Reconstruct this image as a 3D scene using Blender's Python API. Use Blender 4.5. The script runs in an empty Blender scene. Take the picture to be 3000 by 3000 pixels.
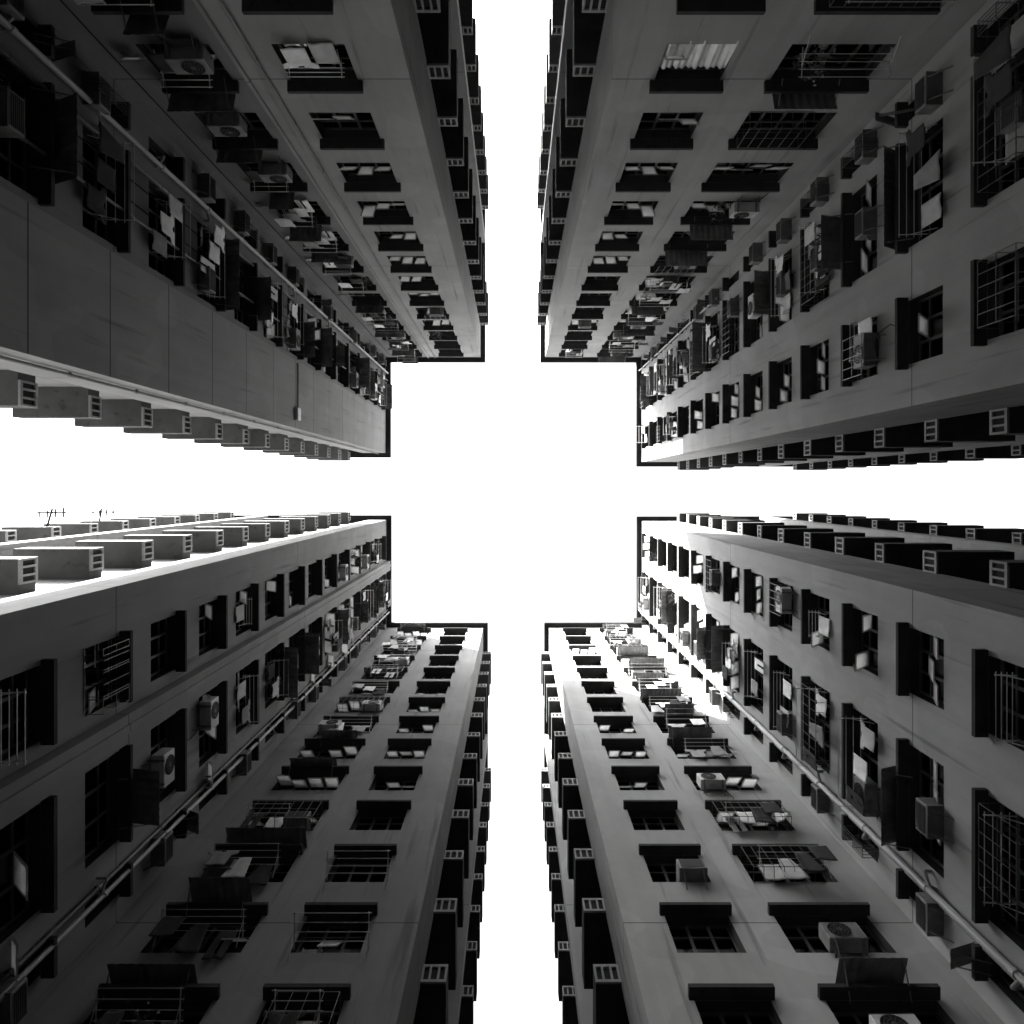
import bpy, bmesh, math, random
from mathutils import Vector
random.seed(11)
R = math.radians
SC = bpy.context.scene
COL = SC.collection

# ------------------------------------------------------------------ camera, sky, sun, exposure
# The camera stands in the courtyard (eye 1.6 m above the paving) and looks straight up:
# world +x is to the right in the photograph, world +y is down in it.
cam = bpy.data.cameras.new('camera'); camo = bpy.data.objects.new('camera', cam); COL.objects.link(camo)
camo.location = (0, 0, 0); camo.rotation_euler = (math.pi, 0, 0)
cam.sensor_width = 36; cam.lens = 36*2174/3000
cam.shift_x = -5/3000; cam.shift_y = -69/3000
cam.clip_start = 0.05; cam.clip_end = 2000
SC.camera = camo
SUN = Vector((-1.0, -0.98, 1.2)).normalized()
sl = bpy.data.lights.new('sun', 'SUN'); sl.energy = 5.0; sl.angle = R(0.5); sl.color = (1.0, 0.985, 0.96)
so = bpy.data.objects.new('sun', sl); COL.objects.link(so)
so.rotation_euler = SUN.to_track_quat('Z', 'Y').to_euler(); so.location = (-40, -40, 90)
w = bpy.data.worlds.new('World'); SC.world = w; w.use_nodes = True
nt = w.node_tree; bg = nt.nodes['Background']
sky = nt.nodes.new('ShaderNodeTexSky'); sky.sky_type = 'NISHITA'; sky.sun_disc = False
sky.sun_elevation = math.asin(SUN.z); sky.sun_rotation = math.atan2(SUN.x, SUN.y)
sky.air_density = 1.0; sky.dust_density = 6.0; sky.ozone_density = 1.0
bw = nt.nodes.new('ShaderNodeRGBToBW')
nt.links.new(sky.outputs[0], bw.inputs[0]); nt.links.new(bw.outputs[0], bg.inputs[0])
bg.inputs[1].default_value = 0.15
SC.view_settings.view_transform = 'Standard'; SC.view_settings.look = 'None'
SC.view_settings.gamma = 1; SC.view_settings.exposure = 3.4
SC.render.engine = 'CYCLES'
SC.cycles.max_bounces = 8; SC.cycles.diffuse_bounces = 4

# ------------------------------------------------------------------ materials (the place is monochrome)
def newmat(name, base, rough=0.8, metal=0.0, spec=0.3):
    m = bpy.data.materials.new(name); m.use_nodes = True
    b = m.node_tree.nodes['Principled BSDF']
    b.inputs['Base Color'].default_value = (base, base, base, 1)
    b.inputs['Roughness'].default_value = rough; b.inputs['Metallic'].default_value = metal
    b.inputs['Specular IOR Level'].default_value = spec
    return m
def noisy(m, lo, hi, scale=(1, 1, 1), detail=5, nscale=1.0, bump=0.0, joints=None, streak=True):
    t = m.node_tree; N = t.nodes; L = t.links; b = N['Principled BSDF']
    g = N.new('ShaderNodeNewGeometry'); mp = N.new('ShaderNodeMapping'); mp.inputs['Scale'].default_value = scale
    L.new(g.outputs['Position'], mp.inputs['Vector'])
    n1 = N.new('ShaderNodeTexNoise'); n1.inputs['Scale'].default_value = nscale; n1.inputs['Detail'].default_value = detail
    n1.inputs['Roughness'].default_value = 0.62
    L.new(mp.outputs[0], n1.inputs['Vector'])
    mr = N.new('ShaderNodeMapRange'); mr.inputs['From Min'].default_value = 0.3; mr.inputs['From Max'].default_value = 0.7
    mr.inputs['To Min'].default_value = lo; mr.inputs['To Max'].default_value = hi
    L.new(n1.outputs['Fac'], mr.inputs['Value']); val = mr.outputs[0]
    def mul(a, bsock):
        k = N.new('ShaderNodeMath'); k.operation = 'MULTIPLY'; L.new(a, k.inputs[0]); L.new(bsock, k.inputs[1]); return k.outputs[0]
    if streak:   # rain streaks: noise stretched along the height
        m2 = N.new('ShaderNodeMapping'); m2.inputs['Scale'].default_value = (3.2, 3.2, 0.1); L.new(g.outputs['Position'], m2.inputs['Vector'])
        n2 = N.new('ShaderNodeTexNoise'); n2.inputs['Scale'].default_value = 1; n2.inputs['Detail'].default_value = 4; L.new(m2.outputs[0], n2.inputs['Vector'])
        r2 = N.new('ShaderNodeMapRange'); r2.inputs['From Min'].default_value = 0.35; r2.inputs['From Max'].default_value = 0.6
        r2.inputs['To Min'].default_value = 0.93; r2.inputs['To Max'].default_value = 1.01; L.new(n2.outputs['Fac'], r2.inputs['Value'])
        val = mul(val, r2.outputs[0])
        m4 = N.new('ShaderNodeMapping'); m4.inputs['Scale'].default_value = (4.2, 4.2, .22); m4.inputs['Location'].default_value = (3, 7, 1); L.new(g.outputs['Position'], m4.inputs['Vector'])
        n4 = N.new('ShaderNodeTexNoise'); n4.inputs['Scale'].default_value = 1; n4.inputs['Detail'].default_value = 6; L.new(m4.outputs[0], n4.inputs['Vector'])
        r4 = N.new('ShaderNodeMapRange'); r4.inputs['From Min'].default_value = .6; r4.inputs['From Max'].default_value = .74
        r4.inputs['To Min'].default_value = 1; r4.inputs['To Max'].default_value = .55; L.new(n4.outputs['Fac'], r4.inputs['Value'])
        val = mul(val, r4.outputs[0])
        n5 = N.new('ShaderNodeTexNoise'); n5.inputs['Scale'].default_value = .45; n5.inputs['Detail'].default_value = 1; L.new(g.outputs['Position'], n5.inputs['Vector'])
        r5 = N.new('ShaderNodeMapRange'); r5.inputs['From Min'].default_value = .59; r5.inputs['From Max'].default_value = .6
        r5.inputs['To Min'].default_value = 1; r5.inputs['To Max'].default_value = 1.09; L.new(n5.outputs['Fac'], r5.inputs['Value'])
        val = mul(val, r5.outputs[0])
    if joints:   # dark sealant lines between pours
        per, off, half = joints
        sx = N.new('ShaderNodeSeparateXYZ'); L.new(g.outputs['Position'], sx.inputs[0])
        a = N.new('ShaderNodeMath'); a.operation = 'ADD'; a.inputs[1].default_value = 500*per - off; L.new(sx.outputs['Z'], a.inputs[0])
        md = N.new('ShaderNodeMath'); md.operation = 'MODULO'; md.inputs[1].default_value = per; L.new(a.outputs[0], md.inputs[0])
        gt = N.new('ShaderNodeMath'); gt.operation = 'GREATER_THAN'; gt.inputs[1].default_value = half; L.new(md.outputs[0], gt.inputs[0])
        r3 = N.new('ShaderNodeMapRange'); r3.inputs['To Min'].default_value = 0.3; L.new(gt.outputs[0], r3.inputs['Value'])
        val = mul(val, r3.outputs[0])
    cc = N.new('ShaderNodeCombineColor')
    for i in range(3): L.new(val, cc.inputs[i])
    L.new(cc.outputs[0], b.inputs['Base Color'])
    if bump:
        bp = N.new('ShaderNodeBump'); bp.inputs['Strength'].default_value = bump; bp.inputs['Distance'].default_value = 0.02
        n3 = N.new('ShaderNodeTexNoise'); n3.inputs['Scale'].default_value = 9; n3.inputs['Detail'].default_value = 4; L.new(g.outputs['Position'], n3.inputs['Vector'])
        L.new(n3.outputs['Fac'], bp.inputs['Height']); L.new(bp.outputs[0], b.inputs['Normal'])
    return m
WALL = 0.26
M = {}
M['wall'] = noisy(newmat('painted_render', .3, .85, spec=.2), WALL*.86, WALL*1.1, (.5, .5, .35), bump=.15, joints=(13.75, 16.35, .035))
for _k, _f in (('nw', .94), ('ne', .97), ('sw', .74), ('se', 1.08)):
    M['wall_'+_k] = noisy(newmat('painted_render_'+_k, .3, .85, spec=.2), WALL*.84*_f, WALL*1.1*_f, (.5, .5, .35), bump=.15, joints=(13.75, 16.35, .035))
M['panel'] = noisy(newmat('panelled_render', .3, .85, spec=.2), WALL*.72, WALL*.9, (.5, .5, .35), bump=.12, joints=(2.75, 16.2, .045))
M['wall_dark'] = noisy(newmat('dark_render', .3, .85, spec=.2), WALL*.5, WALL*.66, (.5, .5, .35), bump=.15, joints=(13.75, 16.35, .035))  # darker tone for the inner courtyard walls of the upper left tower
M['ledge_dark'] = noisy(newmat('ledge_shaded', .05, .9, spec=.1), .035, .06, (1, 1, 1))  # ledge copy with the shade of the unlit gaps in its colour
M['gap_shade'] = noisy(newmat('gap_wall_shade', .03, .5, spec=.2), .022, .04, (2, 2, 2), streak=False)  # gap wall past the corner strip, its deep shade put into the colour
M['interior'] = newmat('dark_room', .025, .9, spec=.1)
M['reveal'] = noisy(newmat('shaded_reveal', .09, .9, spec=.1), .026, .045, (1, 1, 1), streak=True)  # window recesses and hoods, with their shade put into the colour
M['roof'] = noisy(newmat('shaded_coping', .02, .9, spec=.1), .012, .024, streak=False)  # shade under the overhang put into the near-black colour
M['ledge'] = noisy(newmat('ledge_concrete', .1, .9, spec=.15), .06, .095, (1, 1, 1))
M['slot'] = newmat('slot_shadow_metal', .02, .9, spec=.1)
M['ledge_end'] = noisy(newmat('ledge_end_paint', .3, .8, spec=.2), .2, .32, (1, 1, 1))
M['frame'] = newmat('dark_window_frame', .05, .45, spec=.4)
M['alu'] = newmat('aluminium', .5, .4, metal=.7, spec=.5)
M['pipe'] = noisy(newmat('pipe_paint', .3, .5, spec=.4), .2, .36, (2, 2, .6), streak=False)
M['pipe_dark'] = noisy(newmat('pipe_rust', .12, .6, spec=.4), .08, .15, (2, 2, .6), streak=False)
M['ac'] = noisy(newmat('ac_casing', .5, .5, spec=.4), .32, .5, (3, 3, 3), streak=True)
M['ac_dark'] = noisy(newmat('ac_casing_dark', .2, .6, spec=.3), .1, .2, (3, 3, 3), streak=True)  # darker casing tone, always used on low rows except lower right
M['awn'] = noisy(newmat('awning_sheet', .15, .55, spec=.4), .08, .2, (2, 2, 2), streak=False)
M['ground'] = noisy(newmat('courtyard_paving', .06, .9), .04, .07, (1, 1, 1), streak=False, bump=.3)
M['pot'] = newmat('clay_pot', .16, .8)
M['leaf'] = noisy(newmat('leaf', .07, .6), .04, .11, (6, 6, 6), streak=False)
CLOTH = {}
for nm, c in (('white', .8), ('pale grey', .5), ('mid grey', .25), ('dark', .05)):
    CLOTH[nm] = noisy(newmat('cloth_'+nm.replace(' ', '_'), c, .95, spec=.05), c*.85, min(c*1.08, .85), (4, 4, 4), streak=False)
# clear glass: reflects at grazing angles, lets the dark room through
g = bpy.data.materials.new('window_glass'); g.use_nodes = True
t = g.node_tree; t.nodes.remove(t.nodes['Principled BSDF'])
tr = t.nodes.new('ShaderNodeBsdfTransparent'); tr.inputs[0].default_value = (.93, .93, .93, 1)
gl = t.nodes.new('ShaderNodeBsdfGlossy'); gl.inputs['Roughness'].default_value = .03
fr = t.nodes.new('ShaderNodeFresnel'); fr.inputs['IOR'].default_value = 2.0
mx = t.nodes.new('ShaderNodeMixShader'); t.links.new(fr.outputs[0], mx.inputs[0]); t.links.new(tr.outputs[0], mx.inputs[1]); t.links.new(gl.outputs[0], mx.inputs[2])
t.links.new(mx.outputs[0], t.nodes['Material Output'].inputs[0]); M['glass'] = g
# frosted glass of the top-hung leaves: lets the sky glow through
g = bpy.data.materials.new('frosted_glass'); g.use_nodes = True
t = g.node_tree; t.nodes.remove(t.nodes['Principled BSDF'])
ta = t.nodes.new('ShaderNodeBsdfTranslucent'); ta.inputs[0].default_value = (.9, .9, .9, 1)
tb = t.nodes.new('ShaderNodeBsdfDiffuse'); tb.inputs[0].default_value = (.85, .85, .85, 1)
mx = t.nodes.new('ShaderNodeMixShader'); mx.inputs[0].default_value = .35
t.links.new(ta.outputs[0], mx.inputs[1]); t.links.new(tb.outputs[0], mx.inputs[2]); t.links.new(mx.outputs[0], t.nodes['Material Output'].inputs[0]); M['frosted'] = g
# striped shirt
s = newmat('striped_cloth', .8, .95, spec=.05); t = s.node_tree
tc = t.nodes.new('ShaderNodeTexCoord'); wv = t.nodes.new('ShaderNodeTexWave'); wv.inputs['Scale'].default_value = 2.6
cr = t.nodes.new('ShaderNodeValToRGB'); cr.color_ramp.interpolation = 'CONSTANT'
cr.color_ramp.elements[0].color = (.03, .03, .03, 1); cr.color_ramp.elements[1].color = (.8, .8, .8, 1); cr.color_ramp.elements[1].position = .35
t.links.new(tc.outputs['UV'], wv.inputs['Vector']); t.links.new(wv.outputs['Fac'], cr.inputs[0]); t.links.new(cr.outputs[0], t.nodes['Principled BSDF'].inputs['Base Color'])
CLOTH['striped'] = s

# ------------------------------------------------------------------ mesh helpers
class MB:
    def __init__(s): s.v = []; s.f = []; s.m = []
    def face(s, pts, m=0):
        i = len(s.v); s.v += [Vector(p) for p in pts]; s.f.append(tuple(range(i, i+len(pts)))); s.m.append(m)
    def box(s, P, u0, u1, z0, z1, d0, d1, m=0):
        i = len(s.v)
        for d in (d0, d1):
            for z in (z0, z1):
                for u in (u0, u1): s.v.append(Vector(P(u, z, d)))
        for q in ((0, 1, 3, 2), (4, 6, 7, 5), (0, 4, 5, 1), (2, 3, 7, 6), (0, 2, 6, 4), (1, 5, 7, 3)):
            s.f.append(tuple(i+k for k in q)); s.m.append(m)
    def tube(s, a, b, r, n=6, m=0):
        a = Vector(a); b = Vector(b); ax = (b-a).normalized()
        p = ax.orthogonal().normalized(); q = ax.cross(p); i = len(s.v)
        for c in (a, b):
            for k in range(n):
                an = 2*math.pi*k/n; s.v.append(c + (p*math.cos(an) + q*math.sin(an))*r)
        for k in range(n):
            s.f.append((i+k, i+(k+1) % n, i+n+(k+1) % n, i+n+k)); s.m.append(m)
        s.f.append(tuple(i+k for k in range(n))[::-1]); s.m.append(m)
        s.f.append(tuple(i+n+k for k in range(n))); s.m.append(m)
    def ring(s, c, ax, r0, r1, thick, n=20, m=0):
        ax = Vector(ax).normalized(); p = ax.orthogonal().normalized(); q = ax.cross(p); i = len(s.v)
        for k in range(n):
            an = 2*math.pi*k/n; e = p*math.cos(an) + q*math.sin(an)
            for r, h in ((r0, 0), (r1, 0), (r1, thick), (r0, thick)): s.v.append(Vector(c) + e*r + ax*h)
        for k in range(n):
            a = i+4*k; b = i+4*((k+1) % n)
            for j in range(4): s.f.append((a+j, a+(j+1) % 4, b+(j+1) % 4, b+j)); s.m.append(m)
WORG = {}
def emit(name, mb, mats, parent=None, org=None, smooth=False, bevel=0):
    org = Vector(org) if org is not None else (WORG[parent.name] if parent else Vector((0, 0, 0)))
    me = bpy.data.meshes.new(name)
    me.from_pydata([v-org for v in mb.v], [], mb.f)
    for m in (mats if isinstance(mats, (list, tuple)) else [mats]): me.materials.append(m)
    me.polygons.foreach_set('material_index', mb.m)
    bm = bmesh.new(); bm.from_mesh(me); bmesh.ops.remove_doubles(bm, verts=bm.verts, dist=1e-5)
    bmesh.ops.recalc_face_normals(bm, faces=bm.faces); bm.to_mesh(me); bm.free()
    if smooth: me.polygons.foreach_set('use_smooth', [True]*len(me.polygons))
    me.update()
    ob = bpy.data.objects.new(name, me); COL.objects.link(ob)
    if bevel:
        bv = ob.modifiers.new('bevel', 'BEVEL'); bv.width = bevel; bv.segments = 1; bv.limit_method = 'ANGLE'
    if parent: ob.parent = parent; ob.location = org - WORG[parent.name]
    else: ob.location = org
    WORG[ob.name] = org
    return ob
def tag(o, label, cat, group=None, kind=None):
    if label: o['label'] = label; 
    if cat: o['category'] = cat
    if group: o['group'] = group
    if kind: o['kind'] = kind
    return o
def empty(name, org, label, cat, group=None):
    o = bpy.data.objects.new(name, None); COL.objects.link(o); o.location = org; o.empty_display_size = .3
    WORG[o.name] = Vector(org); return tag(o, label, cat, group)
def copy_part(o, parent, dz, keep=lambda c: True):
    c = o.copy(); COL.objects.link(c); c.parent = parent; c.location = o.location + Vector((0, 0, dz))
    WORG[c.name] = WORG[o.name] + Vector((0, 0, dz))
    for ch in o.children:
        if keep(ch):
            d = ch.copy(); COL.objects.link(d); d.parent = c; WORG[d.name] = WORG[ch.name] + Vector((0, 0, dz))
    return c

# ------------------------------------------------------------------ ground
gm = MB(); gm.face([(-400, -400, -1.6), (400, -400, -1.6), (400, 400, -1.6), (-400, 400, -1.6)])
tag(emit('ground', gm, M['ground']), None, None, kind='structure')

# ------------------------------------------------------------------ towers
ZB = -1.6; ZT = 51.1; DP = .25; PR = .25; ST = 2.75; HW = 1.32; K0, K1 = -2, 12
class T: pass
HOODS = {}
SPEC = {
 'nw': dict(sx=-1, sy=-1, AX=2.28, AY=2.44, DX=8.82, DY=9.03, EX=14.4, EY=22.5, H=[(3.44, 5.15), (6.28, 8.0)], V=[None, (5.42, 7.75), (8.25, 8.85)], zh=16.4, pos='upper left'),
 'ne': dict(sx=1, sy=-1, AX=2.16, AY=1.82, DX=8.78, DY=9.03, EX=22.5, EY=22.5, H=[(3.10, 4.77), (5.72, 8.08)], V=[(2.73, 4.37), (5.4, 7.9), (8.3, 8.85)], zh=16.4, pos='upper right'),
 'sw': dict(sx=-1, sy=1, AX=2.10, AY=2.16, DX=8.77, DY=9.58, EX=22.5, EY=22.5, H=[(3.15, 4.82), (5.68, 8.0)], V=[(3.27, 4.9), (5.9, 8.1), (8.6, 9.35)], zh=16.63, pos='lower left'),
 'se': dict(sx=1, sy=1, AX=2.42, AY=2.24, DX=8.80, DY=9.58, EX=22.5, EY=22.5, H=[(3.37, 5.02), (5.88, 8.2)], V=[(3.08, 4.75), (5.75, 8.3), (8.75, 9.4)], zh=16.63, pos='lower right'),
}
ZV = 16.5
for _s in SPEC.values():      # hood span, and the window set .1 m inside it
    _s['hood'] = {}
    for _w, _D in (('H', _s['DY']), ('V', _s['DX'])):
        _h = [None if c is None else tuple(x*(_D-PR)/_D for x in c) for c in _s[_w]]
        _s['hood'][_w] = _h; _s[_w] = [None if c is None else (c[0]+.1, c[1]-.08) for c in _h]
TL = {
 'nw': 'grey apartment tower with a blank panelled strip of wall beside the left gap, upper left',
 'ne': 'grey apartment tower with crowded corner windows and no wall rib, upper right',
 'sw': 'grey apartment tower with a ribbed wall and sunlit ledges along the left gap, lower left',
 'se': 'grey apartment tower with the sunlit upper corner and one long pale pipe, lower right',
}
ORD = ['top', 'second', 'third', 'fourth', 'fifth', 'sixth', 'seventh', 'eighth', 'ninth', 'tenth', 'eleventh', 'twelfth', 'thirteenth', 'fourteenth', 'fifteenth']

def wall_mesh(mb, P, u0, u1, ops, z0=ZB, z1=ZT):
    """plane u0..u1 with recessed openings ops=[(ua,ub,za,zb)]"""
    us = sorted({u0, u1} | {o[i] for o in ops for i in (0, 1)}); zs = sorted({z0, z1} | {o[i] for o in ops for i in (2, 3)})
    for a, b in zip(us, us[1:]):
        mine = [o for o in ops if o[0] <= a+1e-6 and o[1] >= b-1e-6]
        for c, d in zip(zs, zs[1:]):
            zm = (c+d)/2
            if any(o[2] < zm < o[3] for o in mine): continue
            mb.face([P(a, c, 0), P(b, c, 0), P(b, d, 0), P(a, d, 0)], 0)
    for (a, b, c, d) in ops:
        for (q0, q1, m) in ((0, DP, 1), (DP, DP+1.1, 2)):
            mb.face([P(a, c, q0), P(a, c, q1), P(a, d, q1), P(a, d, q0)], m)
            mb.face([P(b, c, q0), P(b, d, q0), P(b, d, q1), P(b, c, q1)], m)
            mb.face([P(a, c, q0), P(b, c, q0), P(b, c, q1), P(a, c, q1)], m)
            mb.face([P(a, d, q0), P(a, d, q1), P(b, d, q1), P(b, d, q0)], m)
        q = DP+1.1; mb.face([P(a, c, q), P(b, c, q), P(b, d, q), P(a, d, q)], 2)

def window_mesh(P, a, b, zs, h, lights):
    f = MB(); t_ = .055; d0, d1 = DP-.03, DP+.04
    z0, z1 = zs-h, zs
    f.box(P, a, b, z0, z0+t_, d0, d1); f.box(P, a, b, z1-t_, z1, d0, d1)
    f.box(P, a, a+t_, z0+t_, z1-t_, d0, d1); f.box(P, b-t_, b, z0+t_, z1-t_, d0, d1)
    wd = (b-a)/lights
    for i in range(1, lights): f.box(P, a+wd*i-.03, a+wd*i+.03, z0+t_, z1-t_, d0+.004, d1-.004)
    zt = z0 + h*.68
    f.box(P, a+t_, b-t_, zt-.025, zt+.025, d0+.008, d1-.008)
    p = MB(); p.box(P, a+.03, b-.03, z0+.03, z1-.03, DP+.002, DP+.008)
    return f, p
def sash_mesh(P, a, b, zh, ln, ang):
    """one top-hung frosted leaf swung out of the opening by ang"""
    f = MB(); ca, sa = math.cos(ang), math.sin(ang)
    Q = lambda u, v, e: P(u, zh - v*ca - e*sa, DP-.05 - v*sa + e*ca)
    for (u0, u1, v0, v1) in ((a, b, 0, .035), (a, b, ln-.035, ln), (a, a+.035, .035, ln-.035), (b-.035, b, .035, ln-.035)):
        f.box(Q, u0, u1, v0, v1, -.014, .014, 0)
    f.box(Q, a+.025, b-.025, .025, ln-.025, -.004, .004, 1)
    return f
def curtain_mesh(P, a, b, z0, z1, d):
    c = MB(); n = 26; pts = []
    for i in range(n+1):
        u = a+(b-a)*i/n; pts.append((u, d+.035*math.sin(i*1.7)+.02*math.sin(i*.9)))
    for (u, q), (u2, q2) in zip(pts, pts[1:]): c.face([P(u, z0, q), P(u2, z0, q2), P(u2, z1, q2), P(u, z1, q)])
    return c

TOW = {}
def build_tower(key):
    s = SPEC[key]; sx, sy = s['sx'], s['sy']; AX, AY, DX, DY, EX, EY = (s[k] for k in ('AX', 'AY', 'DX', 'DY', 'EX', 'EY'))
    root = empty('apartment_tower', (sx*(DX+2), sy*(DY+2), ZB), TL[key], 'apartment building', 'apartment towers round the courtyard')
    t = T(); t.root = root; t.s = s; t.win = {}
    t.PH = lambda u, z, d: (sx*u, sy*(DY+d), z)
    t.PV = lambda u, z, d: (sx*(DX+d), sy*u, z)
    t.PHA = lambda u, z, d: (sx*(AX+d), sy*u, z)
    t.PVA = lambda u, z, d: (sx*u, sy*(AY+d), z)
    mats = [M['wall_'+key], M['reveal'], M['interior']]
    rows = range(K0, K1+1)
    # courtyard walls
    for wall, P, u0, u1, cols, zw in (('H', t.PH, AX, DX, s['H'], s['zh']), ('V', t.PV, AY, DY, s['V'], ZV)):
        ops = []
        for ci, c in enumerate(cols):
            if not c: continue
            for k in rows: ops.append((c[0], c[1], zw+ST*k-HW, zw+ST*k))
        mb = MB()
        if key == 'nw' and wall == 'V':
            wall_mesh(mb, P, 5.2, u1, ops); b2 = MB(); wall_mesh(b2, P, u0, 5.2, [])
            o = emit('blank_wall', b2, M['panel'], root); o['label'] = 'blank wall strip with a joint at every storey'
        elif key == 'nw':
            wall_mesh(mb, P, u0, 5.85, ops[:len(ops)//2]); b2 = MB(); wall_mesh(b2, P, 5.85, u1, ops[len(ops)//2:])
            o = emit('wall', b2, [M['wall_dark'], M['reveal'], M['interior']], root); o['label'] = 'darker inner stretch of wall'
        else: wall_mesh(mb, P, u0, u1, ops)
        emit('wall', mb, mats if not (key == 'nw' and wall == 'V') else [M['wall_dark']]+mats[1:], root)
        for ci, c in enumerate(cols):
            if not c: continue
            a, b = c; li = 3 if b-a < 2 else 4
            if b-a < 1.2: li = 2
            fm, pm = window_mesh(P, a, b, zw, HW, li)
            org = P((a+b)/2, zw-HW, DP)
            w0 = emit('window', fm, M['frame'], root, org); emit('pane', pm, M['glass'], w0, org)
            hb = MB(); ha, hz = s['hood'][wall][ci]; hb.box(P, ha, hz, zw+.004, zw+.11, .1, -PR)
            h0 = emit('window_hood', hb, M['reveal'], w0, org)
            for k in rows:
                wk = w0 if k == 0 else None
                if wk is None:
                    wk = copy_part(w0, root, ST*k, lambda ch: ch.name.startswith(('pane', 'window_hood')))
                t.win[(wall, ci, k)] = wk
                if random.random() < .45:   # a curtain drawn over part of the window
                    f0 = random.random()*.4; f1 = f0 + random.uniform(.3, .6)
                    cm = curtain_mesh(P, a+.05+(b-a-.1)*f0, a+.05+(b-a-.1)*min(f1, 1), zw+ST*k-HW+.06, zw+ST*k-.05, DP+.16)
                    emit('curtain', cm, CLOTH[random.choice(['white', 'pale grey', 'mid grey'])], wk, WORG[wk.name])
    # gap walls and the two outer walls
    mb = MB(); mb2 = MB()
    for P, u0, u1, dk in ((t.PHA, DY, EY, True), (t.PVA, DX, EX, sx > 0)):
        # a pilaster strip at the corner, then the wall steps back
        us, dr = (11.2, .45) if dk else (10.0 if sy > 0 else 10.4, .22)
        wall_mesh(mb, P, u0, us, []); B_ = lambda u, z, d, P=P, dr=dr: P(u, z, d+dr)
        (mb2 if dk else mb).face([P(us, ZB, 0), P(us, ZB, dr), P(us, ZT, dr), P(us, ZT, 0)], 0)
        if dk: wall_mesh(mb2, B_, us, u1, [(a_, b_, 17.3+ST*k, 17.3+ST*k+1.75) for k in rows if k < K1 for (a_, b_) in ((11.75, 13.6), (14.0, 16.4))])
        else: wall_mesh(mb, B_, us, u1, [])
    c1 = (sx*EX, sy*AY); c2 = (sx*EX, sy*EY); c3 = (sx*AX, sy*EY)
    for p, q in ((c1, c2), (c2, c3)): mb.face([(p[0], p[1], ZB), (q[0], q[1], ZB), (q[0], q[1], ZT), (p[0], p[1], ZT)])
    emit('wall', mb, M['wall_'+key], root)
    o = emit('shaded_gap_wall', mb2, [M['gap_shade'], M['reveal'], M['interior']], root); o['label'] = 'stretch of wall deeper in the gap, its shade put into the colour'
    # roof slab with the overhanging dark coping
    o = .32; pg = [(AX-o, DY-o), (DX-o, DY-o), (DX-o, AY-o), (EX+o, AY-o), (EX+o, EY+o), (AX-o, EY+o)]
    rb = MB(); lo = [(sx*x, sy*y, ZT) for x, y in pg]; hi = [(sx*x, sy*y, ZT+.4) for x, y in pg]
    rb.face(lo); rb.face(hi)
    for i in range(6): j = (i+1) % 6; rb.face([lo[i], lo[j], hi[j], hi[i]])
    emit('roof', rb, M['roof'], root)
    # ledges along the gaps: concrete boxes with three slots in the end that faces the courtyard
    for wn, P, ue, far in (('HA', t.PHA, EY, True), ('VA', t.PVA, EX, EX > 15)):
        for (ua, ub) in ([(11.05, 13.1)] + ([(18.9, 21.0)] if far else [])):
            lb = MB(); zt = 17.24; zb = zt-.62; pr = -.58
            lb.box(P, max(ua+.06, 0), ub, zb, zt, -.003, pr)
            if wn == 'VA' and sx < 0: lb.box(P, ua+.06, ub, zb, zt, .218, -.003)
            else: lb.box(P, max(ua+.06, 11.21), ub, zb, zt, .448, -.003)
            org = P((ua+ub)/2, zb, pr/2)
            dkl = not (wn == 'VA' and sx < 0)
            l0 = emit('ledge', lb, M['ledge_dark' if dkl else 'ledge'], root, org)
            eb = MB()   # slotted end: border and bars
            for (d0, d1, z0, z1) in ((-.003, pr, zb, zb+.09), (-.003, pr, zt-.09, zt)): eb.box(P, ua, ua+.055, z0, z1, d0, d1)
            n = 3; wd = .58/n
            for i in range(n+1):
                c = -wd*i; eb.box(P, ua, ua+.055, zb+.09, zt-.09, max(c-.025, pr) if i else -.05, min(c+.025, -.003) if i < n else pr+.05)
            e0 = emit('slotted_end', eb, M['ledge_end'], l0, org)
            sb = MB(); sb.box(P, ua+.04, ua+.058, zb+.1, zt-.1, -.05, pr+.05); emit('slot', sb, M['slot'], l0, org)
            for k in range(K0, K1+1):
                if k == 0: continue
                lk = copy_part(l0, root, ST*k)
                jit = random.Random(hash((ord(key[0]), ord(key[1]), ord(wn[0]), k, int(ua))))
                lk.scale = (1, 1, jit.uniform(.82, 1.06)) if wn == 'HA' else (1, 1, jit.uniform(.82, 1.06))
                lk.location += Vector((0, 0, jit.uniform(0, .05)))
        if far:     # shallow fin where the far wing begins
            fb = MB(); fb.box(P, 16.9, 17.5, ZB, ZT-.02, .44 if (wn == 'HA' or sx > 0) else .21, -.3); emit('wall_fin', fb, M['wall_'+key], root)
    TOW[key] = t
    return t
for k in SPEC: build_tower(k)

# unseen blocks added beyond the gap ends to shut out the low sky
for (x0, x1, y0, y1, h, l) in ((-18, 18, 38, 52, 51, 'unseen block added to shut out low sky beyond the bottom gap'),
                               (-16, 18, -52, -38, 51, 'unseen block added to shut out low sky beyond the top gap'),
                               (-52, -38, -13, 18, 51, 'unseen block added to shut out low sky beyond the left gap'),
                               (38, 52, -18, 18, 51, 'unseen block added to shut out low sky beyond the right gap')):
    W_ = lambda u, z, d: (u, d, z)
    r_ = empty('low_sky_blocker', ((x0+x1)/2, (y0+y1)/2, ZB), l, 'building', 'added low-sky blockers')
    b = MB(); b.box(W_, x0, x1, ZB, h, y0, y1); emit('wall', b, M['reveal'], r_)
    b = MB(); b.box(W_, x0-.3, x1+.3, h+.003, h+.4, y0-.3, y1+.3); emit('roof', b, M['roof'], r_)

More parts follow.
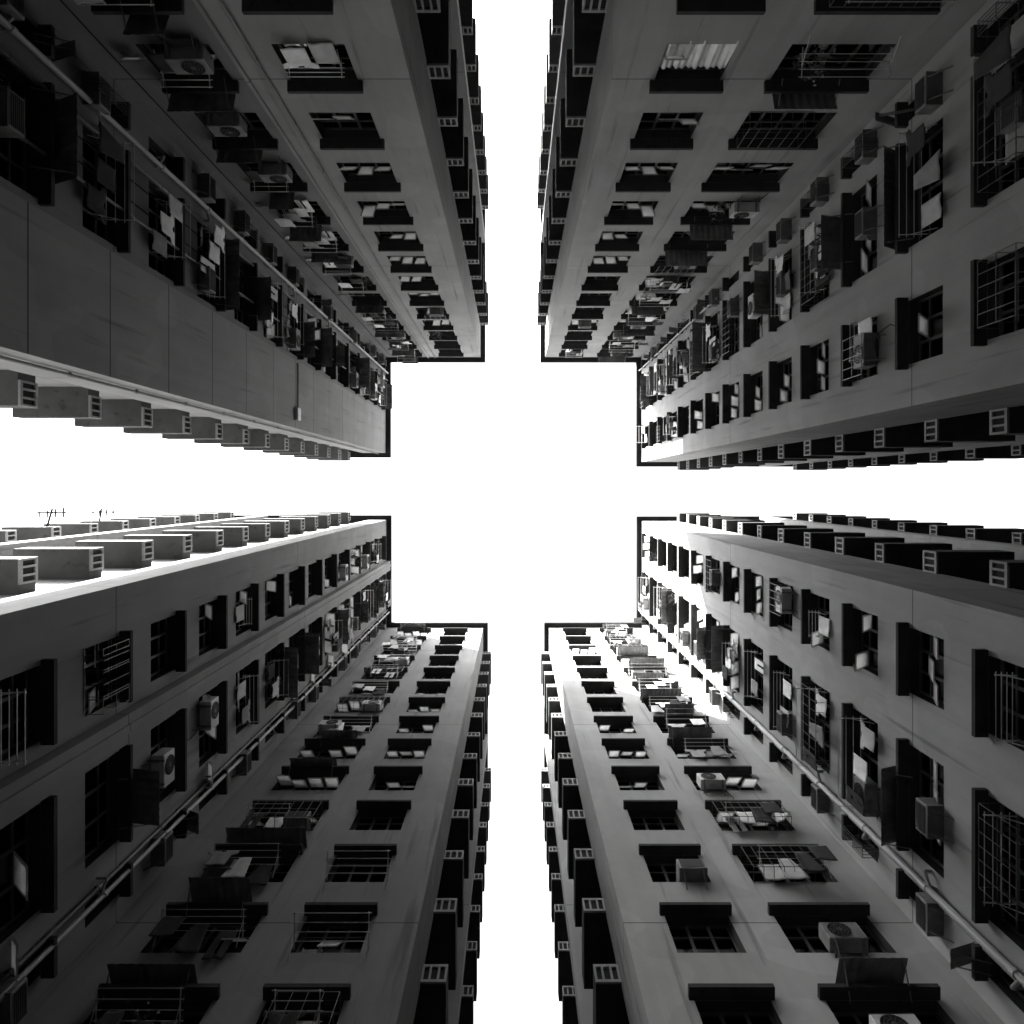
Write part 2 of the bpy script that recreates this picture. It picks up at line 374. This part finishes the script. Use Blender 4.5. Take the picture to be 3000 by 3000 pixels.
# ribs and pipes fixed to the towers
def part(key, name, mb, mat, **kw): return emit(name, mb, mat, TOW[key].root, **kw)
t = TOW['sw']; b = MB(); b.box(t.PV, 4.98, 5.62, ZB, ZT-.01, .02, -.28); part('sw', 'wall_rib', b, M['wall_sw'])
b = MB(); b.box(t.PV, 5.2, 5.38, ZB, ZT-.01, -.27, -.32); part('sw', 'rib_moulding', b, M['wall_sw'])
t = TOW['nw']; b = MB(); b.box(t.PH, 5.82, 5.9, ZB, ZT-.01, .02, -.07); part('nw', 'wall_rib', b, M['wall_nw'])
def pipe(key, P, u, d, r, mat, z0=ZB, z1=ZT-.05, every=2.75):
    b = MB(); b.tube(P(u, z0, d), P(u, z1, d), r, 10)
    z = z0 + .6
    while z < z1:                                       # sockets and wall clips
        b.tube(P(u, z, d), P(u, z+.12, d), r*1.28, 10); b.box(P, u-.02, u+.02, z+.03, z+.07, d, 0)
        if r > .045:
            sg = 1 if int(z*7) % 3 else -1; b.tube(P(u, z-.1, d), P(u+sg*.3, z+.12, d), r*.6, 8); b.tube(P(u+sg*.3, z+.12, d), P(u+sg*.3, z+.12, 0), r*.6, 8)
        z += every
    part(key, 'drainpipe', b, mat)
pipe('nw', TOW['nw'].PV, 7.92, -.16, .06, M['pipe']); pipe('nw', TOW['nw'].PV, 7.42, -.14, .04, M['pipe_dark']); pipe('nw', TOW['nw'].PV, 6.2, -.12, .035, M['pipe_dark'])
pipe('se', TOW['se'].PV, 8.36, -.15, .07, M['pipe']); pipe('se', TOW['se'].PV, 8.52, -.08, .04, M['pipe_dark'])
pipe('sw', TOW['sw'].PV, 8.5, -.2, .052, M['pipe']); pipe('sw', TOW['sw'].PV, 8.36, -.08, .04, M['pipe_dark'])
pipe('ne', TOW['ne'].PV, 8.1, -.15, .045, M['pipe'], z0=31.5)
pipe('nw', TOW['nw'].PVA, 9.3, -.06, .035, M['pipe_dark'])
pipe('nw', TOW['nw'].PH, 5.4, -.06, .03, M['pipe_dark'])

t = TOW['nw']; b = MB(); z = 30.2
b.tube(t.PV(3.0, z, -.04), t.PV(5.1, z, -.04), .03, 8); b.tube(t.PV(3.0, z, -.04), t.PV(3.0, z+1.2, -.04), .03, 8)
part('nw', 'conduit', b, M['pipe_dark']); b = MB(); b.box(t.PV, 2.75, 3.25, z-.4, z+.02, 0, -.16); part('nw', 'junction_box', b, M['ac'], bevel=.01)
for key, P, pts in (('nw', TOW['nw'].PV, ((6.6, 0), (6.66, 9), (6.55, 22), (6.7, 36), (6.6, 50))), ('nw', TOW['nw'].PH, ((8.3, 0), (8.36, 15), (8.28, 33), (8.34, 50))),
                    ('nw', TOW['nw'].PV, ((7.0, 0), (7.12, 14), (6.95, 30), (7.05, 50)))):
    b = MB()
    for (u0, za), (u1, zb_) in zip(pts, pts[1:]): b.tube(P(u0, za, -.03), P(u1, zb_, -.03), .014, 5)
    part(key, 'cable', b, M['slot'])
# aerials clamped to the far ledges on the sunlit side
for i, (u, k, l) in enumerate(((19.3, 5, 'dark tv aerial on a ledge beside the left gap, the one nearer the photo edge'), (20.2, 7, 'dark tv aerial on a ledge beside the left gap, the one nearer the centre'))):
    t = TOW['sw']; z = 17.24+ST*k; P = t.PVA; r_ = empty('tv_aerial', P(u, z, -.62), l, 'aerial', 'aerials beside the left gap')
    b = MB(); b.tube(P(u, z-.3, -.579), P(u+.1*i, z+.05, -1.3+.15*i), .045, 6); emit('mast', b, M['roof'], r_)
    b = MB(); dd = -1.15+.15*i; b.tube(P(u-.6, z, dd), P(u+.6, z, dd), .04, 5)
    for q in range(4): b.tube(P(u-.5+.33*q, z, dd+.2), P(u-.5+.33*q, z, dd-.22+.06*q), .035, 5)
    emit('cross_bars', b, M['roof'], r_)

# ------------------------------------------------------------------ clutter at the windows
LASTU = {}
WALLN = {'H': {-1: 'top wall', 1: 'bottom wall'}, 'V': {-1: 'left wall', 1: 'right wall'}}
COLN = ['gap-side column', 'inner column', 'corner column']
USED = set()
def where(key, wall, ci, k):
    s = SPEC[key]; side = WALLN[wall][s['sy'] if wall == 'H' else s['sx']]
    return f"{ORD[K1-k]} row below roof, {COLN[ci]}, {s['pos']} tower's {side}"
def lab(look, key, wall, ci, k):
    l = f"{look}, {where(key, wall, ci, k)}"
    if l in USED: return None
    USED.add(l); return l
def ctx(key, wall, ci, k):
    t = TOW[key]; P = t.PH if wall == 'H' else t.PV; zw = (t.s['zh'] if wall == 'H' else ZV) + ST*k
    a, b = t.s[wall][ci]; return t, P, a, b, zw-HW, zw
def outward(P):
    o = Vector(P(0, 0, -1)) - Vector(P(0, 0, 0)); return o.normalized()

def split_ac(key, wall, ci, k, f=.5, look='white split air conditioner', mat='ac'):
    L = lab(look, key, wall, ci, k)
    if not L: return
    t, P, a, b, z0, z1 = ctx(key, wall, ci, k); u = a+.42+(b-a-.84)*f
    zb = z0-.12; org = P(u, zb, -.2)
    r = empty('air_conditioner', org, L, 'air conditioner', 'air conditioners on the tower walls')
    c = MB(); c.box(P, u-.4, u+.4, zb, zb+.56, -.06, -.38); emit('casing', c, M[mat], r, bevel=.015)
    n = outward(P); ctr = Vector(P(u-.08, zb+.28, -.381))
    fb = MB(); fb.ring(ctr, n, .03, .06, .02, 10)
    for rr in (.12, .18, .24): fb.ring(ctr, n, rr-.008, rr, .018, 18)
    for q in range(6):
        an = math.pi*q/6; e = (Vector(P(1, 0, 0))-Vector(P(0, 0, 0)))*math.cos(an)+Vector((0, 0, 1))*math.sin(an)
        fb.tube(ctr-e*.24+n*.012, ctr+e*.24+n*.012, .006, 4)
    emit('fan_guard', fb, M['frame'], r)
    db = MB(); db.ring(ctr+n*.001, n, .001, .235, .004, 18); emit('fan_opening', db, M['slot'], r)
    hs = random.Random(int(abs(org[0]*97+org[1]*31+zb*7))); hb = MB(); p0 = Vector(P(u+.36, zb+.05, -.03)); zz = zb
    for q in range(6):
        p1 = Vector(P(u+.4+.08*math.sin(q*1.3+hs.random()), zz-.28, -.025)); hb.tube(p0, p1, .011, 5); p0 = p1; zz -= .28*hs.uniform(.7, 1.1)
    emit('drain_hose', hb, M['slot'], r)
    for q in (-.28, .28):
        bb = MB(); bb.box(P, u+q-.02, u+q+.02, zb-.045, zb-.004, 0, -.4); bb.tube(P(u+q, zb-.34, -.01), P(u+q, zb-.04, -.36), .014, 5)
        emit('bracket', bb, M['pipe_dark'], r)
    return r
def box_ac(key, wall, ci, k, f=.5, look='grey box air conditioner', mat='ac_dark'):
    L = lab(look, key, wall, ci, k)
    if not L: return
    t, P, a, b, z0, z1 = ctx(key, wall, ci, k); u = a+.36+(b-a-.72)*f
    zb = z0+.03; org = P(u, zb, -.1)
    r = empty('air_conditioner', org, L, 'air conditioner', 'air conditioners on the tower walls')
    c = MB(); c.box(P, u-.33, u+.33, zb, zb+.42, .44, -.34); emit('casing', c, M[mat], r, bevel=.012)
    g_ = MB()
    for i in range(7): z = zb+.05+.05*i; g_.box(P, u-.28, u+.28, z, z+.018, -.342, -.356)
    emit('louvre', g_, M['frame'], r)
    bb = MB()
    for q in (-.24, .24): bb.tube(P(u+q, zb-.4, -.01), P(u+q, zb-.012, -.3), .015, 5)
    bb.box(P, u-.34, u+.34, zb-.03, zb-.004, 0, -.34); emit('bracket', bb, M['pipe_dark'], r)
    return r
def rack(key, wall, ci, k, f0=0.0, f1=1.0, reach=.8, look='metal drying rack', kind=0):
    L = lab(look, key, wall, ci, k)
    if not L: return None
    t, P, a, b, z0, z1 = ctx(key, wall, ci, k); ua = a+.05+(b-a-.1)*f0; ub = a+.05+(b-a-.1)*f1
    zr = z0+ (.1 if kind == 0 else .55); org = P((ua+ub)/2, zr, -reach/2)
    r = empty('drying_rack', org, L, 'drying rack', 'drying racks outside the windows')
    for u in (ua, ub):
        ab = MB(); ab.tube(P(u, zr, -.002), P(u, zr+.06, -reach), .013, 6); ab.tube(P(u, zr-.38, -.002), P(u, zr+.03, -reach*.6), .01, 6); emit('arm', ab, M['alu'], r)
    n = 4; rb = MB()
    for i in range(n): d = -reach*(i+1)/n+.02; zz = zr+.06*(-d/reach); rb.tube(P(ua-.06, zz, d), P(ub+.06, zz, d), .009, 6)
    emit('rail', rb, M['alu'], r)
    return P, ua, ub, zr, reach
def cloth(P, u, zt, d, wd, ht, shape, mat, label, seed, along='u', tilt=0.0, amp=.5, fq=1.0):
    rnd = random.Random(seed); nx, nz = (12, 10) if fq == 1 else (60, 6); mb = MB(); ph = rnd.random()*6
    W = 1
    def prof(v):      # half-width at v (0 top .. 1 bottom)
        if shape == 'shirt': return wd*(.5 if v < .3 else .33)
        if shape == 'trousers': return wd*.34
        if shape == 'dress': return wd*(.26+.24*v)
        return wd*.5
    def pt(i, j):
        v = j/nz; x = (2*i/nx-1)*prof(v)
        wave = amp*(.035*math.sin(ph+x*9*fq)*(.3+.7*v) + .012*math.sin(ph*2+x*21*fq+v*2))
        sag = -.03*math.cos(x/wd*math.pi)
        zz = zt - v*ht + sag*(1-v)*.5 + .012*math.sin(ph+x*5)*v
        return P(u+x, zz, d+wave+tilt*v) if along == 'u' else P(u+wave+tilt*v, zz, d+x)
    for i in range(nx):
        for j in range(nz):
            if shape == 'trousers' and j >= 3 and i in (5, 6): continue
            if shape == 'shirt' and j == 0 and i in (5, 6): continue
            mb.face([pt(i, j), pt(i+1, j), pt(i+1, j+1), pt(i, j+1)])
    names = {'towel': ('towel', 'towel'), 'shirt': ('shirt', 'shirt'), 'trousers': ('trousers', 'trousers'), 'dress': ('dress', 'dress'), 'sheet': ('bed_sheet', 'bed sheet')}
    ob = emit(names[shape][0], mb, mat, None, org=P(u, zt, d), smooth=True)
    uv = ob.data.uv_layers.new(name='UVMap')
    for lp in ob.data.loops:
        co = ob.data.vertices[lp.vertex_index].co; uv.data[lp.index].uv = ((co.x if abs(Vector(P(1, 0, 0)).x-Vector(P(0, 0, 0)).x) > .5 else co.y)*2, co.z*2)
    sd = ob.modifiers.new('thickness', 'SOLIDIFY'); sd.thickness = .012
    tag(ob, label, names[shape][1], 'laundry drying at the windows')
    return ob
def laundry(key, wall, ci, k, items, f0=0.0, f1=1.0, reach=.8, kind=1):
    rk = rack(key, wall, ci, k, f0, f1, reach, kind=kind)
    if not rk: return
    P, ua, ub, zr, reach = rk; n = len(items); used = set()
    for i, (shape, tone) in enumerate(items):
        look = f"{tone} {'bed sheet' if shape == 'sheet' else shape}"
        L = lab(look + ' hung out', key, wall, ci, k)
        if not L: continue
        q = (i % 4)+1; d = -reach*q/4+.02
        u = ua + (ub-ua)*(i+.5)/n
        wd = {'towel': .5, 'shirt': .75, 'trousers': .6, 'dress': .6, 'sheet': 1.2}[shape]; ht = {'towel': .7, 'shirt': .7, 'trousers': .95, 'dress': .95, 'sheet': 1.0}[shape]
        cloth(P, u, zr+.05*q/4, d, wd, ht, shape, CLOTH[tone], L, (ord(key[0])*31+ord(key[1])*7+ci*101+k*13+i*3))
def awning(key, wall, ci, k, f0=-.05, f1=1.05, reach=.75, drop=.3):
    t, P, a, b, z0, z1 = ctx(key, wall, ci, k); ua = a+(b-a)*f0; ub = a+(b-a)*f1; zt = z1+.42; n = int((ub-ua)/.09)
    mb = MB()
    for i in range(n):
        x0 = ua+(ub-ua)*i/n; x1 = ua+(ub-ua)*(i+1)/n; h0 = .018*(i % 2); h1 = .018*((i+1) % 2)
        top = [P(x0, zt+h0, 0), P(x1, zt+h1, 0), P(x1, zt+h1-drop, -reach), P(x0, zt+h0-drop, -reach)]
        bot = [(p[0], p[1], p[2]-.008) for p in top]
        mb.face(top); mb.face(bot)
        mb.face([top[2], top[3], bot[3], bot[2]])
    aw = part(key, 'awning', mb, M['awn'], org=P((ua+ub)/2, zt, 0))
    for u in (ua+.08, ub-.08):
        bb = MB(); bb.tube(P(u, zt-drop-.3, 0), P(u, zt-drop-.03, -reach*.9), .014, 5); emit('strut', bb, M['pipe_dark'], aw, WORG[aw.name])
def cage(key, wall, ci, k, f0=0., f1=1., reach=.4):
    t, P, a, b, z0, z1 = ctx(key, wall, ci, k); ua = a+(b-a)*f0; ub = a+(b-a)*f1; za, zb = z0-.05, z1-.35
    mb = MB(); r = .009
    for d in (-.01, -reach):
        for z in (za, (za+zb)/2, zb): mb.tube(P(ua, z, d), P(ub, z, d), r, 4)
    n = max(4, int((ub-ua)/.24))
    for i in range(n+1):
        u = ua+(ub-ua)*i/n; mb.tube(P(u, za, -reach), P(u, zb, -reach), r, 4); mb.tube(P(u, za, 0), P(u, za, -reach), r, 4)
    for u in (ua, ub):
        for z in (za, (za+zb)/2, zb): mb.tube(P(u, z, 0), P(u, z, -reach), r, 4)
    part(key, 'window_cage', mb, M['frame'])
def sash(key, wall, ci, k, i=0, ang=40, hi=False):
    t, P, a, b, z0, z1 = ctx(key, wall, ci, k); w_ = t.win[(wall, ci, k)]
    n = 3 if b-a < 2 else 4
    if b-a < 1.1: n = 2
    wd = (b-a)/n; ln = .62 if not hi else .8
    emit('open_leaf', sash_mesh(P, a+wd*i+.035, a+wd*(i+1)-.035, z0+ln+.1, ln, R(ang)), [M['alu'], M['frosted']], w_, WORG[w_.name])
def plant(key, wall, ci, k, f=.5, look='small potted plant'):
    L = lab(look, key, wall, ci, k)
    if not L: return
    t, P, a, b, z0, z1 = ctx(key, wall, ci, k); u = a+.2+(b-a-.4)*f; d = .12; rnd = random.Random(k*7+ci)
    r = empty('potted_plant', P(u, z0, d), L, 'plant', 'potted plants on the sills')
    p = MB(); p.tube(P(u, z0+.002, d), P(u, z0+.18, d), .1, 10); p.tube(P(u, z0+.16, d), P(u, z0+.2, d), .115, 10); emit('pot', p, M['pot'], r)
    lf = MB()
    for i in range(110):
        c = Vector(P(u, z0+.5, d-.18)) + Vector((rnd.gauss(0, .17), rnd.gauss(0, .17), rnd.gauss(0, .18)))
        e = Vector((rnd.gauss(0, 1), rnd.gauss(0, 1), rnd.gauss(0, 1))).normalized(); g_ = e.orthogonal().normalized()
        lf.face([c-e*.06, c+g_*.025, c+e*.06, c-g_*.025])
    for i in range(5): lf.tube(P(u, z0+.15, d), Vector(P(u, z0+.5, d-.15))+Vector((rnd.gauss(0, .1), rnd.gauss(0, .1), .1)), .006, 4)
    emit('foliage', lf, M['leaf'], r)

# --- things the photograph shows clearly
L = lab('white bed sheet in folds', 'ne', 'H', 0, 0)
t, P, a, b, z0, z1 = ctx('ne', 'H', 0, 0)
cloth(P, (a+b)/2, z1-.35, .08, 1.6, 1.1, 'sheet', CLOTH['white'], L, 5, amp=2.0, fq=2.2)
split_ac('se', 'H', 1, -1, .3)
sash('se', 'V', 0, 2, 2, 45, True); sash('se', 'V', 0, 3, 0, 30)
laundry('se', 'V', 0, 2, [('towel', 'white')], .3, .8, .35)
laundry('se', 'V', 1, 3, [('towel', 'white'), ('towel', 'pale grey')], .1, .9, .4)
laundry('se', 'V', 1, 1, [('shirt', 'striped'), ('towel', 'white'), ('trousers', 'dark')], 0, 1, .7)
laundry('se', 'V', 1, 2, [('shirt', 'white'), ('dress', 'mid grey'), ('trousers', 'dark')], 0, 1, .7)
split_ac('se', 'V', 1, 1, .95, mat='ac_dark', look='darker split air conditioner')
rack('se', 'V', 1, -1, .0, .7, .55, kind=1); rack('se', 'V', 0, -1, .1, .95, .35, kind=1)
laundry('nw', 'H', 0, 0, [('towel', 'pale grey'), ('shirt', 'white')], .1, .9, .35)
rack('sw', 'H', 0, 1, -.1, 1.0, .7); rack('sw', 'H', 0, 0, -.15, 1.0, .75); laundry('sw', 'H', 0, -0, [], 0, 1)
laundry('sw', 'H', 1, 2, [('towel', 'white'), ('trousers', 'dark')], .4, 1., .5)
laundry('sw', 'V', 0, 3, [('towel', 'pale grey')], .2, .8, .3); sash('sw', 'V', 0, 4, 0, 50); sash('sw', 'V', 0, 2, 0, 35, True); sash('sw', 'V', 0, 3, 0, 35, True)
laundry('sw', 'V', 1, 3, [('towel', 'pale grey'), ('shirt', 'mid grey')], .1, .9, .5)
rack('sw', 'V', 0, -1, .1, 1., .5); cage('sw', 'V', 0, 0, .1, .95)
laundry('ne', 'V', 1, 0, [('towel', 'pale grey'), ('dress', 'mid grey'), ('shirt', 'dark')], 0, 1, .6)
split_ac('ne', 'V', 0, 1, .3, mat='ac_dark', look='dark split air conditioner'); laundry('ne', 'V', 0, 1, [('shirt', 'dark'), ('towel', 'white')], .3, 1, .4)
rack('ne', 'H', 1, 0, .1, 1, .6)
cage('ne', 'V', 0, -1, .1, .95)
CLEAR = set()
for key, wall, ks in (('ne', 'H', (1, 2, 3, 4, 5)), ('nw', 'H', (2, 3, 4, 5)), ('sw', 'H', (3, 4, 5, 6)), ('se', 'H', (4, 5, 3)), ('ne', 'V', (2, 4, 5)), ('se', 'V', (4, 5)), ('sw', 'V', (3, 4))):
    for k in ks:
        CLEAR.add((key, wall, 0, k)); w_ = TOW[key].win[(wall, 0, k)]
        if any(c_.name.startswith('open_leaf') for c_ in w_.children): continue
        for i_ in range(3):
            if (k*5+i_*3+ord(key[0])) % 7 != 3: sash(key, wall, 0, k, i_, 24+(k*37+len(key)*i_*5) % 22, (k+i_) % 4 == 1)
# --- everyday clutter, thicker towards the inner corners
rnd = random.Random(23)
tones = ['white', 'pale grey', 'mid grey', 'dark']
for key in SPEC:
    for wall in ('H', 'V'):
        for ci, c in enumerate(SPEC[key][wall]):
            if not c: continue
            for k in range(-1, K1+1):
                if wall == 'H' and ci == 0: pr = dict(ac=.1, rack=.06, aw=0, cage=.06, sash=.25, plant=.04)
                elif wall == 'V' and ci == 0: pr = dict(ac=.08, rack=.1, aw=0, cage=.1, sash=.35, plant=.05)
                elif ci == 1: pr = dict(ac=.5, rack=.5, aw=.5, cage=.4, sash=.45, plant=.16)
                else: pr = dict(ac=.35, rack=.12, aw=.1, cage=.12, sash=.2, plant=.05)
                if ci == 1 and SPEC[key]['sy'] < 0: pr = dict(ac=.68, rack=.62, aw=.62, cage=.5, sash=.4, plant=.2)
                if ci == 2 and SPEC[key]['sy'] < 0: pr = dict(ac=.6, rack=.3, aw=.35, cage=.3, sash=.2, plant=.1)
                wide = c[1]-c[0] > 1.2
                if (key, wall, ci, k) in CLEAR: continue
                if wide and rnd.random() < pr['sash']*(1.7 if 2 <= k <= 9 else .8) and not any(c_.name.startswith('open_leaf') for c_ in TOW[key].win[(wall, ci, k)].children):
                    an = rnd.uniform(18, 50)
                    for i_ in range(3 if ci == 0 else 4):
                        if rnd.random() < .62: sash(key, wall, ci, k, i_, an + (rnd.uniform(-10, 10) if rnd.random() < .3 else 0), rnd.random() < .3)
                if rnd.random() < pr['ac']:
                    if not wide or rnd.random() < .45: box_ac(key, wall, ci, k, rnd.choice([.1, .5, .9]))
                    else:
                        old = k <= 0 and key != 'se' or rnd.random() < .35
                        split_ac(key, wall, ci, k, rnd.choice([.05, .5, .95]), *(('darker split air conditioner', 'ac_dark') if old else ()))
                if rnd.random() < pr['rack'] and wide:
                    n = rnd.randint(2, 4); its = []
                    while len(its) < n:
                        x = (rnd.choice(['towel', 'shirt', 'trousers', 'dress', 'towel']), rnd.choice(tones if k > 0 else tones[2:]))
                        if x not in its: its.append(x)
                    laundry(key, wall, ci, k, its, rnd.uniform(0, .2), rnd.uniform(.75, 1), rnd.uniform(.45, .8))
                if rnd.random() < pr['aw']: awning(key, wall, ci, k, rnd.uniform(-.06, .3), rnd.uniform(.7, 1.05), rnd.uniform(.5, .8), rnd.uniform(.15, .35))
                elif rnd.random() < pr['cage']: cage(key, wall, ci, k, 0, rnd.uniform(.6, 1))
                if rnd.random() < pr['plant']: plant(key, wall, ci, k, rnd.random())
print('objects', len(bpy.data.objects), 'top', sum(1 for o in bpy.data.objects if not o.parent))
